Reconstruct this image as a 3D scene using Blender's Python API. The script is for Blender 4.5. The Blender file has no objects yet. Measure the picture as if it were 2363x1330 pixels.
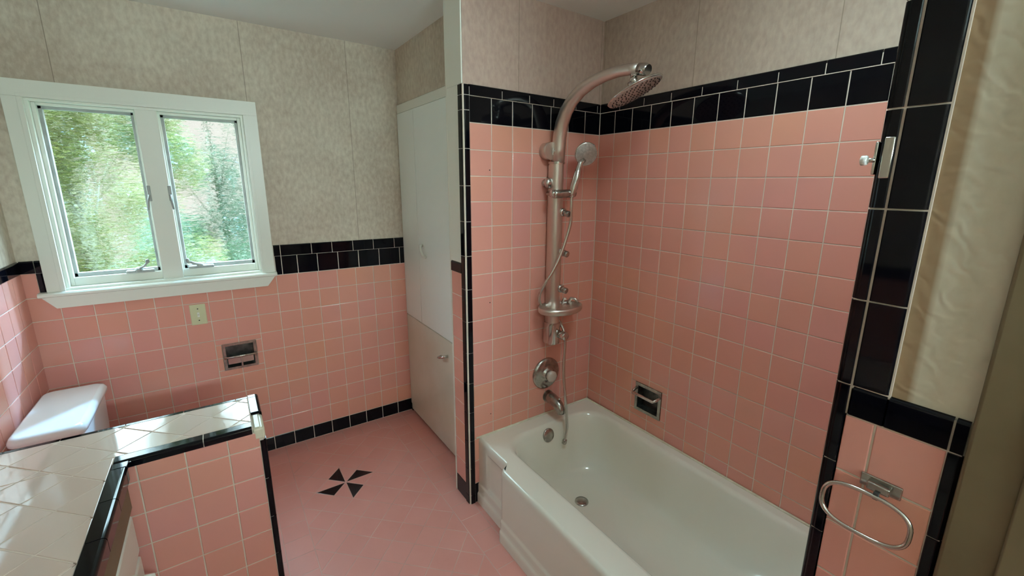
import bpy, bmesh, math, random
from mathutils import Vector, Matrix
random.seed(7)
S = bpy.context.scene
COL = S.collection

# ------------------------------------------------------------------ camera
cd = bpy.data.cameras.new('camera')
cam = bpy.data.objects.new('camera', cd); COL.objects.link(cam)
A_, B_, C_ = 0.61561, -0.22263, 0.01016
F = Vector((math.sin(A_)*math.cos(B_), math.cos(A_)*math.cos(B_), math.sin(B_)))
r0 = Vector((math.cos(A_), -math.sin(A_), 0)); u0 = r0.cross(F)
R1 = math.cos(C_)*r0+math.sin(C_)*u0; U1 = -math.sin(C_)*r0+math.cos(C_)*u0
M = Matrix((R1, U1, -F)).transposed().to_4x4()
M.translation = Vector((-1.68432, -1.70169, 1.59647))
cam.matrix_world = M
cd.sensor_width = 36.0
cd.lens = 996.9446/2363*36.0
cd.shift_x = -(1205.51-1181.5)/2363
cd.shift_y = -(665-652.318)/2363
cd.clip_start = 0.01
S.camera = cam

# ------------------------------------------------------------------ light
S.view_settings.view_transform = 'Standard'
S.view_settings.look = 'None'
S.view_settings.exposure = 0.32
S.view_settings.gamma = 1.0
W = bpy.data.worlds.new('world'); S.world = W; W.use_nodes = True
wn = W.node_tree; wn.nodes.clear()
bg = wn.nodes.new('ShaderNodeBackground'); wo = wn.nodes.new('ShaderNodeOutputWorld')
# open sky overhead, dimmer hazy garden light near the horizon
wtc = wn.nodes.new('ShaderNodeTexCoord'); wsp = wn.nodes.new('ShaderNodeSeparateXYZ'); wmr = wn.nodes.new('ShaderNodeMapRange'); wmr.interpolation_type = 'SMOOTHSTEP'
wn.links.new(wtc.outputs['Generated'], wsp.inputs[0]); wn.links.new(wsp.outputs[2], wmr.inputs[0])
wmr.inputs[1].default_value = 0.16; wmr.inputs[2].default_value = 0.42; wmr.inputs[3].default_value = .72; wmr.inputs[4].default_value = 16.0
wcl = wn.nodes.new('ShaderNodeMapRange'); wcl.inputs[1].default_value = 0.16; wcl.inputs[2].default_value = 0.42; wn.links.new(wsp.outputs[2], wcl.inputs[0])
wcm = wn.nodes.new('ShaderNodeMix'); wcm.data_type = 'RGBA'; wcm.inputs[6].default_value = (1.0, 1.0, .93, 1); wcm.inputs[7].default_value = (0.66, 0.97, 1.10, 1)
wn.links.new(wcl.outputs[0], wcm.inputs[0]); wn.links.new(wcm.outputs[2], bg.inputs[0]); wn.links.new(wmr.outputs[0], bg.inputs[1])
wn.links.new(bg.outputs[0], wo.inputs[0])
sl = bpy.data.lights.new('sun', 'SUN'); sl.energy = 20.0; sl.angle = math.radians(3); sl.color = (0.28, 0.62, 1.0)
sun = bpy.data.objects.new('sun', sl); COL.objects.link(sun)
sun.rotation_euler = Vector((0.9, 1.0, 1.25)).to_track_quat('Z', 'Y').to_euler()
pl = bpy.data.lights.new('window_portal', 'AREA'); pl.shape = 'RECTANGLE'; pl.size = 0.82; pl.size_y = 0.84
pl.cycles.is_portal = True
portal = bpy.data.objects.new('window_portal', pl); COL.objects.link(portal)
portal.location = (-1.895, 1.19, 1.53); portal.rotation_euler = (math.radians(-90), 0, 0)
TUB_FILL_STRENGTH = 34.0   # added fill light on the ceiling over the tub, above the frame
FILL_STRENGTH = 180.0      # added fill light behind the camera (built at the end)
S.cycles.use_denoising = True
S.cycles.max_bounces = 12; S.cycles.diffuse_bounces = 6; S.cycles.glossy_bounces = 5; S.cycles.transmission_bounces = 8; S.cycles.transparent_max_bounces = 12
S.cycles.sample_clamp_indirect = 6.0

# ------------------------------------------------------------------ materials
def mat(name, color, rough=0.5, metal=0.0, coat=0.0, **k):
    m = bpy.data.materials.new(name); m.use_nodes = True
    b = m.node_tree.nodes['Principled BSDF']
    b.inputs['Base Color'].default_value = (*color, 1); b.inputs['Roughness'].default_value = rough
    b.inputs['Metallic'].default_value = metal; b.inputs['Coat Weight'].default_value = coat
    b.inputs['Coat Roughness'].default_value = 0.04
    for a, v in k.items(): b.inputs[a.replace('_', ' ')].default_value = v
    return m
def nd(m, t): return m.node_tree.nodes.new(t)
def ln(m, a, b): m.node_tree.links.new(a, b)
def bump(m, scale=40, strength=0.2, dist=0.002, detail=3, vor=False, stretch=None):
    b = m.node_tree.nodes['Principled BSDF']
    tc = nd(m, 'ShaderNodeTexCoord'); mp = nd(m, 'ShaderNodeMapping'); ln(m, tc.outputs['Object'], mp.inputs[0])
    if stretch: mp.inputs['Scale'].default_value = stretch
    n = nd(m, 'ShaderNodeTexVoronoi' if vor else 'ShaderNodeTexNoise'); n.inputs['Scale'].default_value = scale
    if not vor: n.inputs['Detail'].default_value = detail
    ln(m, mp.outputs[0], n.inputs['Vector'])
    bp = nd(m, 'ShaderNodeBump'); bp.inputs['Strength'].default_value = strength; bp.inputs['Distance'].default_value = dist
    ln(m, n.outputs[0], bp.inputs['Height']); ln(m, bp.outputs[0], b.inputs['Normal'])
    return m
def mottled(m, c1, c2, scale=3, detail=4, island=0.0, c3=None):
    """base colour varies between c1 and c2 with noise, and per tile when island is set"""
    b = m.node_tree.nodes['Principled BSDF']
    tc = nd(m, 'ShaderNodeTexCoord'); n = nd(m, 'ShaderNodeTexNoise'); n.inputs['Scale'].default_value = scale; n.inputs['Detail'].default_value = detail
    ln(m, tc.outputs['Object'], n.inputs['Vector'])
    mr = nd(m, 'ShaderNodeMapRange'); mr.inputs[1].default_value = 0.3; mr.inputs[2].default_value = 0.7; ln(m, n.outputs[0], mr.inputs[0])
    fac = mr.outputs[0]
    if island:
        g = nd(m, 'ShaderNodeNewGeometry'); mx = nd(m, 'ShaderNodeMix'); mx.inputs[0].default_value = island
        ln(m, fac, mx.inputs[2]); ln(m, g.outputs['Random Per Island'], mx.inputs[3]); fac = mx.outputs[0]
    c = nd(m, 'ShaderNodeMix'); c.data_type = 'RGBA'; c.inputs[6].default_value = (*c1, 1); c.inputs[7].default_value = (*c2, 1)
    ln(m, fac, c.inputs[0]); ln(m, c.outputs[2], b.inputs['Base Color'])
    return m

M_PINK = mottled(mat('pink_tile', (.7, .3, .26), 0.13, Specular_IOR_Level=0.5), (.70, .325, .225), (.69, .305, .285), 1.4, 2, 0.45)
M_BLACK = mat('black_tile', (.002, .002, .004), 0.06, Specular_IOR_Level=0.22)
M_GROUT = mottled(mat('grout', (.6, .5, .42), 0.85), (.60, .51, .43), (.75, .65, .56), 9)
M_PGROUT = mottled(mat('floor_grout', (.5, .3, .27), 0.9), (.50, .27, .235), (.66, .42, .38), 5)
M_FLOOR = mottled(bump(mat('floor_tile', (.5, .25, .22), 0.42), 60, 0.1, 0.001), (.60, .25, .215), (.66, .30, .265), 3, 4, 0.3)
M_CTILE = mottled(mat('counter_tile', (.6, .5, .44), 0.06), (.60, .47, .40), (.66, .54, .47), 2, 2, 0.4)
M_CREAM = mottled(mat('cream_tile', (.65, .6, .45), 0.3), (.60, .56, .42), (.74, .70, .56), 30)
M_CEIL = bump(mat('ceiling_paint', (.84, .87, .85), 0.8), 25, 0.1, 0.002)
M_WHITE = bump(mat('white_paint', (.78, .79, .71), 0.35), 18, 0.08, 0.001)
M_CAB = bump(mat('cabinet_paint', (.86, .92, .88), 0.4), 12, 0.08, 0.001)
M_CABLOW = mottled(mat('aged_cabinet_paint', (.72, .7, .6), 0.38), (.66, .62, .50), (.74, .73, .64), 3)
M_TUB = mottled(mat('tub_enamel', (.8, .77, .67), 0.12, coat=0.3), (.76, .74, .64), (.80, .79, .72), 1.6, 2)
M_PORC = mat('porcelain', (.82, .83, .82), 0.1, coat=0.3)
M_CHROME = bump(mat('chrome', (.62, .60, .57), 0.14, 1.0), 30, 0.05, 0.001)
M_DULL = mottled(mat('dull_chrome', (.4, .38, .35), 0.25, 1.0), (.30, .28, .26), (.55, .53, .49), 40)
M_BRUSH = bump(mat('brushed_aluminium', (.70, .64, .59), 0.36, 1.0), 60, 0.06, 0.001, stretch=(1, 1, 0.05))
M_INNER = mottled(mat('dark_chrome', (.1, .1, .1), 0.3, .8), (.05, .05, .05), (.16, .16, .15), 30)
M_DARK = mat('dark_rubber', (.03, .03, .03), 0.5)
M_NOZ = mottled(mat('spray_plate', (.4, .38, .36), 0.3), (.34, .31, .29), (.55, .52, .49), 90)
M_ACRYL = mat('clear_acrylic', (.62, .58, .52), 0.08, 0.3, 0.5)
M_STEEL = mottled(mat('grey_window_steel', (.35, .36, .34), 0.45), (.30, .31, .30), (.45, .46, .43), 14)
M_PLATE = mat('ivory_plate', (.60, .60, .38), 0.35)
M_BROWN = bump(mottled(mat('brown_wood', (.2, .14, .08), 0.5), (.135, .10, .05), (.18, .135, .075), 6), 40, 0.1, 0.001, stretch=(1, 1, .1))
M_DOOR = mottled(mat('door_wood', (.24, .17, .1), 0.4), (.18, .135, .07), (.22, .17, .09), 4)
M_LEAF = mat('leaf', (.12, .32, .05), 0.5)
M_BARK = bump(mat('bark', (.14, .15, .10), 0.9), 25, 0.6, 0.02)
M_GRASS = mottled(mat('grass', (.03, .05, .02), 0.9), (.02, .04, .012), (.04, .07, .02), 8)
b_ = M_LEAF.node_tree.nodes['Principled BSDF']
# leaves: translucent, two greens
def leafmat(name, c1, c2):
    m = bpy.data.materials.new(name); m.use_nodes = True; nt = m.node_tree; nt.nodes.clear()
    g = nt.nodes.new('ShaderNodeNewGeometry'); c = nt.nodes.new('ShaderNodeMix'); c.data_type = 'RGBA'
    c.inputs[6].default_value = (*c1, 1); c.inputs[7].default_value = (*c2, 1)
    nt.links.new(g.outputs['Random Per Island'], c.inputs[0])
    d = nt.nodes.new('ShaderNodeBsdfDiffuse'); t = nt.nodes.new('ShaderNodeBsdfTranslucent'); mx = nt.nodes.new('ShaderNodeMixShader'); mx.inputs[0].default_value = .45
    gl = nt.nodes.new('ShaderNodeBsdfGlossy'); gl.inputs['Roughness'].default_value = .35; m2 = nt.nodes.new('ShaderNodeMixShader'); m2.inputs[0].default_value = .06
    for n in (d, t): nt.links.new(c.outputs[2], n.inputs[0])
    nt.links.new(d.outputs[0], mx.inputs[1]); nt.links.new(t.outputs[0], mx.inputs[2])
    nt.links.new(mx.outputs[0], m2.inputs[1]); nt.links.new(gl.outputs[0], m2.inputs[2])
    o = nt.nodes.new('ShaderNodeOutputMaterial'); nt.links.new(m2.outputs[0], o.inputs[0]); return m
M_LEAF1 = leafmat('yellow_green_leaf', (.065, .10, .016), (.22, .22, .07))
M_LEAF2 = leafmat('cool_green_leaf', (.03, .09, .035), (.11, .20, .11))
# ribbed privacy glass
def glassmat():
    m = bpy.data.materials.new('ribbed_glass'); m.use_nodes = True; nt = m.node_tree; nt.nodes.clear()
    tc = nt.nodes.new('ShaderNodeTexCoord'); mp = nt.nodes.new('ShaderNodeMapping'); mp.inputs['Scale'].default_value = (20, 1, 70); mp.inputs['Rotation'].default_value = (0, math.radians(8), 0)
    nt.links.new(tc.outputs['Object'], mp.inputs[0])
    n = nt.nodes.new('ShaderNodeTexNoise'); n.inputs['Scale'].default_value = 1.0; n.inputs['Detail'].default_value = 2; nt.links.new(mp.outputs[0], n.inputs['Vector'])
    bp = nt.nodes.new('ShaderNodeBump'); bp.inputs['Strength'].default_value = 0.9; bp.inputs['Distance'].default_value = 0.012; nt.links.new(n.outputs[0], bp.inputs['Height'])
    r = nt.nodes.new('ShaderNodeBsdfRefraction'); r.inputs['IOR'].default_value = 1.10; r.inputs['Roughness'].default_value = 0.02
    nt.links.new(bp.outputs[0], r.inputs['Normal'])
    t = nt.nodes.new('ShaderNodeBsdfTransparent'); t.inputs[0].default_value = (.93, .97, .95, 1)
    mx = nt.nodes.new('ShaderNodeMixShader'); mx.inputs[0].default_value = .7; nt.links.new(t.outputs[0], mx.inputs[1]); nt.links.new(r.outputs[0], mx.inputs[2])
    g = nt.nodes.new('ShaderNodeBsdfGlossy'); g.inputs['Roughness'].default_value = .05; nt.links.new(bp.outputs[0], g.inputs['Normal'])
    m2 = nt.nodes.new('ShaderNodeMixShader'); m2.inputs[0].default_value = .05; nt.links.new(mx.outputs[0], m2.inputs[1]); nt.links.new(g.outputs[0], m2.inputs[2])
    o = nt.nodes.new('ShaderNodeOutputMaterial'); nt.links.new(m2.outputs[0], o.inputs[0]); return m
M_GLASS = glassmat()
# wallpaper: embossed mottled cream, dark seams at given positions along one axis, optional brown stain band
def wallpaper(name, axis=0, seams=(), stain=None, c1=(.46, .37, .29), c2=(.66, .59, .48), swirl=False):
    m = mat(name, c1, 0.62)
    nt = m.node_tree; b = nt.nodes['Principled BSDF']
    tc = nd(m, 'ShaderNodeTexCoord'); sp = nd(m, 'ShaderNodeSeparateXYZ'); ln(m, tc.outputs['Object'], sp.inputs[0])
    mp = nd(m, 'ShaderNodeMapping'); mp.inputs['Scale'].default_value = (1, 1, .55); ln(m, tc.outputs['Object'], mp.inputs[0])
    n = nd(m, 'ShaderNodeTexNoise'); n.inputs['Scale'].default_value = 55; n.inputs['Detail'].default_value = 5; ln(m, mp.outputs[0], n.inputs['Vector'])
    n2 = nd(m, 'ShaderNodeTexNoise'); n2.inputs['Scale'].default_value = 2.2; n2.inputs['Detail'].default_value = 2; ln(m, tc.outputs['Object'], n2.inputs['Vector'])
    ad = nd(m, 'ShaderNodeMath'); ad.operation = 'ADD'; ln(m, n.outputs[0], ad.inputs[0]); ln(m, n2.outputs[0], ad.inputs[1])
    mr = nd(m, 'ShaderNodeMapRange'); mr.inputs[1].default_value = .75; mr.inputs[2].default_value = 1.25; ln(m, ad.outputs[0], mr.inputs[0])
    c = nd(m, 'ShaderNodeMix'); c.data_type = 'RGBA'; c.inputs[6].default_value = (*c1, 1); c.inputs[7].default_value = (*c2, 1); ln(m, mr.outputs[0], c.inputs[0])
    col = c.outputs[2]
    def band(pos, half, color, soft=False, amt=.75):
        nonlocal col
        s = nd(m, 'ShaderNodeMath'); s.operation = 'SUBTRACT'; ln(m, sp.outputs[axis], s.inputs[0]); s.inputs[1].default_value = pos
        a = nd(m, 'ShaderNodeMath'); a.operation = 'ABSOLUTE'; ln(m, s.outputs[0], a.inputs[0])
        r = nd(m, 'ShaderNodeMapRange'); r.inputs[1].default_value = half*(.6 if soft else .5); r.inputs[2].default_value = half*1.2; r.inputs[3].default_value = amt; r.inputs[4].default_value = 0
        ln(m, a.outputs[0], r.inputs[0])
        x = nd(m, 'ShaderNodeMix'); x.data_type = 'RGBA'; ln(m, r.outputs[0], x.inputs[0]); ln(m, col, x.inputs[6]); x.inputs[7].default_value = (*color, 1); col = x.outputs[2]
    for s_ in seams: band(s_, .0016, (.20, .15, .11))
    if stain: band(stain[0], stain[1], (.30, .19, .10), True, .9)
    ln(m, col, b.inputs['Base Color'])
    v = nd(m, 'ShaderNodeTexVoronoi'); v.inputs['Scale'].default_value = 48 if not swirl else 22
    ln(m, mp.outputs[0], v.inputs['Vector'])
    if swirl:
        w_ = nd(m, 'ShaderNodeTexWave'); w_.wave_type = 'RINGS'; w_.inputs['Scale'].default_value = 13; w_.inputs['Distortion'].default_value = 9; w_.inputs['Detail'].default_value = 1.5; w_.inputs['Detail Scale'].default_value = 2.2
        ln(m, tc.outputs['Object'], w_.inputs['Vector']); h = w_.outputs[1]; 
    else:
        a2 = nd(m, 'ShaderNodeMath'); a2.operation = 'ADD'; ln(m, v.outputs[0], a2.inputs[0]); ln(m, n.outputs[0], a2.inputs[1]); h = a2.outputs[0]
    bp = nd(m, 'ShaderNodeBump'); bp.inputs['Strength'].default_value = .5 if swirl else .6; bp.inputs['Distance'].default_value = .0013 if swirl else .0024
    ln(m, h, bp.inputs['Height']); ln(m, bp.outputs[0], b.inputs['Normal'])
    return m
WP_BACK = wallpaper('wallpaper_back', 0, (-1.478, -0.966, -2.18))
WP_HEAD_DIM = wallpaper('wallpaper_tub_head_dim', 0, (-0.512, -0.012), c1=(.41, .285, .235), c2=(.52, .385, .32))  # same paper, darker and pinker: the alcove's dimmer light put into its colour
WP_RIGHT_DIM = wallpaper('wallpaper_right_dim', 1, (-0.5274, -1.044, -0.012), c1=(.37, .275, .22), c2=(.47, .37, .30))  # same paper again, darkened to stand in for shade in the alcove
WP_JAMB = wallpaper('wallpaper_jamb', 1, (), (-1.525, .016), c1=(.58, .53, .41), c2=(.64, .59, .47), swirl=True)
WP_PLAIN = wallpaper('wallpaper_plain', 1, ())

# ------------------------------------------------------------------ mesh helpers
class MB:
    def __init__(s): s.bm = bmesh.new(); s.mats = []
    def mi(s, m):
        if m not in s.mats: s.mats.append(m)
        return s.mats.index(m)
    def quad(s, pts, m, smooth=False):
        f = s.bm.faces.new([s.bm.verts.new(p) for p in pts]); f.material_index = s.mi(m); f.smooth = smooth; return f
    def box(s, a, b, m, bevel=0.0, seg=2):
        a, b = [min(x, y) for x, y in zip(a, b)], [max(x, y) for x, y in zip(a, b)]
        r = bmesh.ops.create_cube(s.bm, size=1)
        for v in r['verts']:
            v.co = Vector([(a[i]+b[i])/2+v.co[i]*(b[i]-a[i]) for i in range(3)])
        fs = set(f for v in r['verts'] for f in v.link_faces); k = s.mi(m)
        for f in fs: f.material_index = k
        if bevel:
            es = list({e for f in fs for e in f.edges})
            rr = bmesh.ops.bevel(s.bm, geom=es, offset=bevel, segments=seg, affect='EDGES', profile=.5)
            for f in rr['faces']: f.material_index = k; f.smooth = True
        return s
    def poly(s, pts, ext, m, smooth=False):
        """closed prism: polygon pts swept by vector ext"""
        ext = Vector(ext); k = s.mi(m)
        a = [s.bm.verts.new(p) for p in pts]; b = [s.bm.verts.new(Vector(p)+ext) for p in pts]; n = len(pts)
        fs = [s.bm.faces.new(a[::-1]), s.bm.faces.new(b)]
        for i in range(n):
            f = s.bm.faces.new((a[i], a[(i+1) % n], b[(i+1) % n], b[i])); f.smooth = smooth; fs.append(f)
        for f in fs: f.material_index = k
        bmesh.ops.recalc_face_normals(s.bm, faces=fs); return s
    def tube(s, pts, r, m, n=14, cap=True, flat=None):
        """round tube along pts; r number or list; flat=(axis vector, factor) squashes the section"""
        pts = [Vector(p) for p in pts]; k = s.mi(m); rs = r if isinstance(r, (list, tuple)) else [r]*len(pts)
        T = []
        for i in range(len(pts)):
            T.append((pts[min(i+1, len(pts)-1)]-pts[max(i-1, 0)]).normalized())
        up = Vector((0, 0, 1)) if abs(T[0].z) < .9 else Vector((1, 0, 0))
        X = T[0].cross(up).normalized(); rings = []
        for i, p in enumerate(pts):
            X = (X-T[i]*X.dot(T[i])).normalized(); Y = T[i].cross(X)
            ring = []
            for j in range(n):
                a = 2*math.pi*j/n; d = (X*math.cos(a)+Y*math.sin(a))*rs[i]
                if flat: ax = Vector(flat[0]).normalized(); d = d+ax*d.dot(ax)*(flat[1]-1)
                ring.append(s.bm.verts.new(p+d))
            rings.append(ring)
        fs = []
        for a, b in zip(rings, rings[1:]):
            for j in range(n):
                f = s.bm.faces.new((a[j], a[(j+1) % n], b[(j+1) % n], b[j])); f.smooth = True; fs.append(f)
        if cap: fs += [s.bm.faces.new(rings[0][::-1]), s.bm.faces.new(rings[-1])]
        for f in fs: f.material_index = k
        bmesh.ops.recalc_face_normals(s.bm, faces=fs); return s
    def lathe(s, o, axis, prof, m, n=40, cap=True):
        """prof: list of (distance along axis, radius)"""
        o = Vector(o); ax = Vector(axis).normalized(); up = Vector((0, 0, 1)) if abs(ax.z) < .9 else Vector((1, 0, 0))
        X = ax.cross(up).normalized(); Y = ax.cross(X); k = s.mi(m); rings = []
        for h, r in prof:
            rings.append([s.bm.verts.new(o+ax*h+(X*math.cos(2*math.pi*j/n)+Y*math.sin(2*math.pi*j/n))*max(r, 1e-5)) for j in range(n)])
        fs = []
        for a, b in zip(rings, rings[1:]):
            for j in range(n):
                f = s.bm.faces.new((a[j], a[(j+1) % n], b[(j+1) % n], b[j])); f.smooth = True; fs.append(f)
        if cap: fs += [s.bm.faces.new(rings[0][::-1]), s.bm.faces.new(rings[-1])]
        for f in fs: f.material_index = k
        bmesh.ops.recalc_face_normals(s.bm, faces=fs); return s
    def loft(s, rings, m, cap0=False, cap1=False, closed=True, smooth=True):
        k = s.mi(m); R = [[s.bm.verts.new(p) for p in r] for r in rings]; fs = []; n = len(R[0])
        for a, b in zip(R, R[1:]):
            for j in range(n if closed else n-1):
                f = s.bm.faces.new((a[j], a[(j+1) % n], b[(j+1) % n], b[j])); f.smooth = smooth; fs.append(f)
        if cap0: fs.append(s.bm.faces.new(R[0][::-1]))
        if cap1: fs.append(s.bm.faces.new(R[-1]))
        for f in fs: f.material_index = k
        bmesh.ops.recalc_face_normals(s.bm, faces=fs); return s
    def build(s, name, parent=None, sharp=None):
        me = bpy.data.meshes.new(name); s.bm.to_mesh(me); s.bm.free()
        for m in s.mats: me.materials.append(m)
        o = bpy.data.objects.new(name, me); COL.objects.link(o)
        if parent:
            o.parent = parent; o.matrix_parent_inverse = Matrix.Translation(-Vector(parent.location))
        if sharp: me.set_sharp_from_angle(angle=math.radians(sharp))
        return o
def thing(name, loc, label, cat, group=None):
    o = bpy.data.objects.new(name, None); COL.objects.link(o); o.location = loc; o.empty_display_size = .05
    o['label'] = label; o['category'] = cat
    if group: o['group'] = group
    return o
def tag(o, label, cat, group=None):
    o['label'] = label; o['category'] = cat
    if group: o['group'] = group
    return o
def struct(o): o['kind'] = 'structure'; return o
def rng(a, b, step):
    out = [a]
    while out[-1]+step < b-1e-4: out.append(out[-1]+step)
    out.append(b); return out
P = 0.1095
def tile(mb, O, U, V, N, poly, m, t=.0065, gap=.0034, bev=.0016, tilt=.00025):
    """one glazed tile with eased edges; poly = corners (u, v) counter-clockwise"""
    n = len(poly)
    def inset(d):
        out = []
        for i in range(n):
            p0, p1, p2 = Vector(poly[i-1]), Vector(poly[i]), Vector(poly[(i+1) % n])
            e1, e2 = (p1-p0).normalized(), (p2-p1).normalized()
            n1, n2 = Vector((-e1.y, e1.x)), Vector((-e2.y, e2.x)); b = (n1+n2); k = d/max(.2, (1+n1.dot(n2)))
            out.append(p1+b*k)
        return out
    tx, ty = random.uniform(-1, 1)*tilt, random.uniform(-1, 1)*tilt
    cx, cy = sum(p[0] for p in poly)/n, sum(p[1] for p in poly)/n
    def ring(d, h, tl=1): return [mb.bm.verts.new(O+U*q[0]+V*q[1]+N*(h+tl*(tx*(q[0]-cx)+ty*(q[1]-cy))/.05)) for q in inset(d)]
    g = gap/2; R = [ring(g, 0, 0), ring(g, t-bev), ring(g+bev*.35, t-bev*.3), ring(g+bev, t)]
    k = mb.mi(m)
    for a, b in zip(R, R[1:]):
        for j in range(n):
            f = mb.bm.faces.new((a[j], a[(j+1) % n], b[(j+1) % n], b[j])); f.material_index = k; f.smooth = False
    f = mb.bm.faces.new(R[-1]); f.material_index = k
def rect(u0, v0, u1, v1): return [(u0, v0), (u1, v0), (u1, v1), (u0, v1)]
def tiles(mb, O, U, V, N, us, vs, m, skip=None, **k):
    O, U, V, N = map(Vector, (O, U, V, N))
    for a, b in zip(us, us[1:]):
        for c, d in zip(vs, vs[1:]):
            if b-a < .006 or d-c < .006: continue
            if skip and skip(a, c, b, d): continue
            tile(mb, O, U, V, N, rect(a, c, b, d), m, **k)
def slab(mb, O, U, V, N, u0, v0, u1, v1, m, h=.0048):
    O, U, V, N = map(Vector, (O, U, V, N))
    p = [O+U*a+V*b+N*.0002 for a, b in rect(u0, v0, u1, v1)]
    mb.poly(p, N*(h-.0002), m)
X, Y, Z = Vector((1, 0, 0)), Vector((0, 1, 0)), Vector((0, 0, 1))
def bullnose(mb, O, L, A, N, cuts, w, t=.009, m=None, gap=.003, edge='a'):
    """tiles running along L, width w along A, thickness t along N, the edge at A=w rounded"""
    O, L, A, N = map(Vector, (O, L, A, N)); r = t*.95
    prof = [(0, 0), (0, t*.85), (.0015, t)]+[(w-r+r*math.sin(a), t-r+r*math.cos(a)) for a in [i*math.pi/12 for i in range(1, 7)]]+[(w, 0)]
    for a, b in zip(cuts, cuts[1:]):
        pts = [O+L*(a+gap/2)+A*p[0]+N*p[1] for p in prof]
        mb.poly(pts, L*(b-a-gap), m or M_BLACK, smooth=False)

# ================================================================== SETTING
YW, XL, XC, XS, CEIL = 1.0908, -2.42, -0.674, -0.79, 2.385
FRONT = -3.75; JX = -0.79; JY = -1.445
# floor
f = MB(); f.box((-2.5, FRONT-.1, -.12), (.1, 1.2, -.0005), M_PGROUT)
slab(f, (0, 0, -.0065), X, Y, Z, XL, FRONT, 0, YW, M_PGROUT, h=.0052)
cx, cy, h = -1.2734, .533, .0765
def clip(poly, x0, y0, x1, y1):
    for ax, val, sg in ((0, x0, 1), (0, x1, -1), (1, y0, 1), (1, y1, -1)):
        out = []
        for i in range(len(poly)):
            a, b = poly[i-1], poly[i]; da, db = (a[ax]-val)*sg, (b[ax]-val)*sg
            if (da < 0) != (db < 0):
                t = da/(da-db); out.append((a[0]+(b[0]-a[0])*t, a[1]+(b[1]-a[1])*t))
            if db >= 0: out.append(b)
        poly = out
        if len(poly) < 3: return []
    res = []
    for p in poly:
        if not res or abs(p[0]-res[-1][0])+abs(p[1]-res[-1][1]) > .004: res.append(p)
    if len(res) > 2 and abs(res[0][0]-res[-1][0])+abs(res[0][1]-res[-1][1]) <= .004: res.pop()
    ar = sum(res[i-1][0]*res[i][1]-res[i][0]*res[i-1][1] for i in range(len(res)))/2 if len(res) > 2 else 0
    return res if ar > .0003 else []
FX0, FX1, FY0, FY1 = -1.498, -.887, -3.3, .955
star = MB()
O_ = Vector((0, 0, -.0065))
for i in range(-30, 31):
    for j in range(-55, 31):
        if (i+j) % 2 == 0: continue
        ux, uy = cx+i*h, cy+j*h
        pts = [(ux-h, uy), (ux, uy-h), (ux+h, uy), (ux, uy+h)]
        q = clip(pts, FX0, FY0, FX1, FY1)
        if not q: continue
        if (abs(i), abs(j)) in ((0, 1), (1, 0)):
            Wp, Sp, Ep, Np = pts
            if (i, j) == (0, 1): bl, pk = [Wp, Sp, Np], [Sp, Ep, Np]
            elif (i, j) == (1, 0): bl, pk = [Wp, Ep, Np], [Wp, Sp, Ep]
            elif (i, j) == (0, -1): bl, pk = [Sp, Ep, Np], [Wp, Sp, Np]
            else: bl, pk = [Wp, Sp, Ep], [Wp, Ep, Np]
            tile(star, O_, X, Y, Z, bl, M_BLACK, tilt=0, gap=.003)
            tile(f, O_, X, Y, Z, pk, M_FLOOR, tilt=0, gap=.003)
        else: tile(f, O_, X, Y, Z, q, M_FLOOR, tilt=.0001, gap=.0028, bev=.0012)
def ftiles(us, vs):
    tiles(f, O_, X, Y, Z, us, vs, M_FLOOR, tilt=.0001, gap=.0028, bev=.0012)
ys = [FRONT]+[v for v in [-.078+P*k for k in range(-34, 11)] if FRONT+.02 < v < 1.08]+[YW]
ftiles([FX1, -.778, -.668], ys)
ftiles([FX0-P*k for k in range(8, 0, -1)]+[FX0], ys)
ftiles([FX0+P*k for k in range(0, 6)]+[FX1], [FY1, FY1+.109, YW])
ftiles([FX0+P*k for k in range(0, 6)]+[FX1], [v for v in ys if v < FY0]+[FY0])
floor = struct(f.build('floor'))
so = star.build('pinwheel_inlay', floor); so['label'] = 'four black glazed triangles set as a pinwheel'
# ceiling
c = MB(); c.box((-2.55, FRONT-.1, CEIL), (.12, 1.22, CEIL+.1), M_CEIL); struct(c.build('ceiling'))

# --- back wall with the window opening
WX0, WX1, WZ0, WZ1 = -2.285, -1.505, 1.10, 1.935
w = MB()
for a, b in (((XL-.1, YW, 0), (WX0, YW+.16, CEIL)), ((WX1, YW, 0), (.1, YW+.16, CEIL)), ((WX0, YW, 0), (-1.737, YW+.16, WZ0-.02)), ((-1.583, YW, 0), (WX1, YW+.16, WZ0-.02)), ((-1.737, YW, 0), (-1.583, YW+.16, .57)), ((-1.737, YW, .714), (-1.583, YW+.16, WZ0-.02)), ((-1.737, YW+.062, .57), (-1.583, YW+.16, .714)), ((WX0, YW, WZ1), (WX1, YW+.16, CEIL))):
    w.box(a, b, WP_BACK)
wall_back = struct(w.build('wall_back'))
O = Vector((0, YW, 0)); N = -Y
t = MB(); us = [XL]+[-1.4399+P*k for k in range(-8, 8)]; us[-1] = XC-.002
vs = [.0885]+[1.0774-P*k for k in range(8, -1, -1)]
slab(t, O, X, Z, N, XL, .0885, -1.742, 1.0774, M_GROUT)
slab(t, O, X, Z, N, -1.578, .0885, XC-.002, 1.0774, M_GROUT)
slab(t, O, X, Z, N, -1.742, .0885, -1.578, .566, M_GROUT); slab(t, O, X, Z, N, -1.742, .718, -1.578, 1.0774, M_GROUT)
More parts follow.
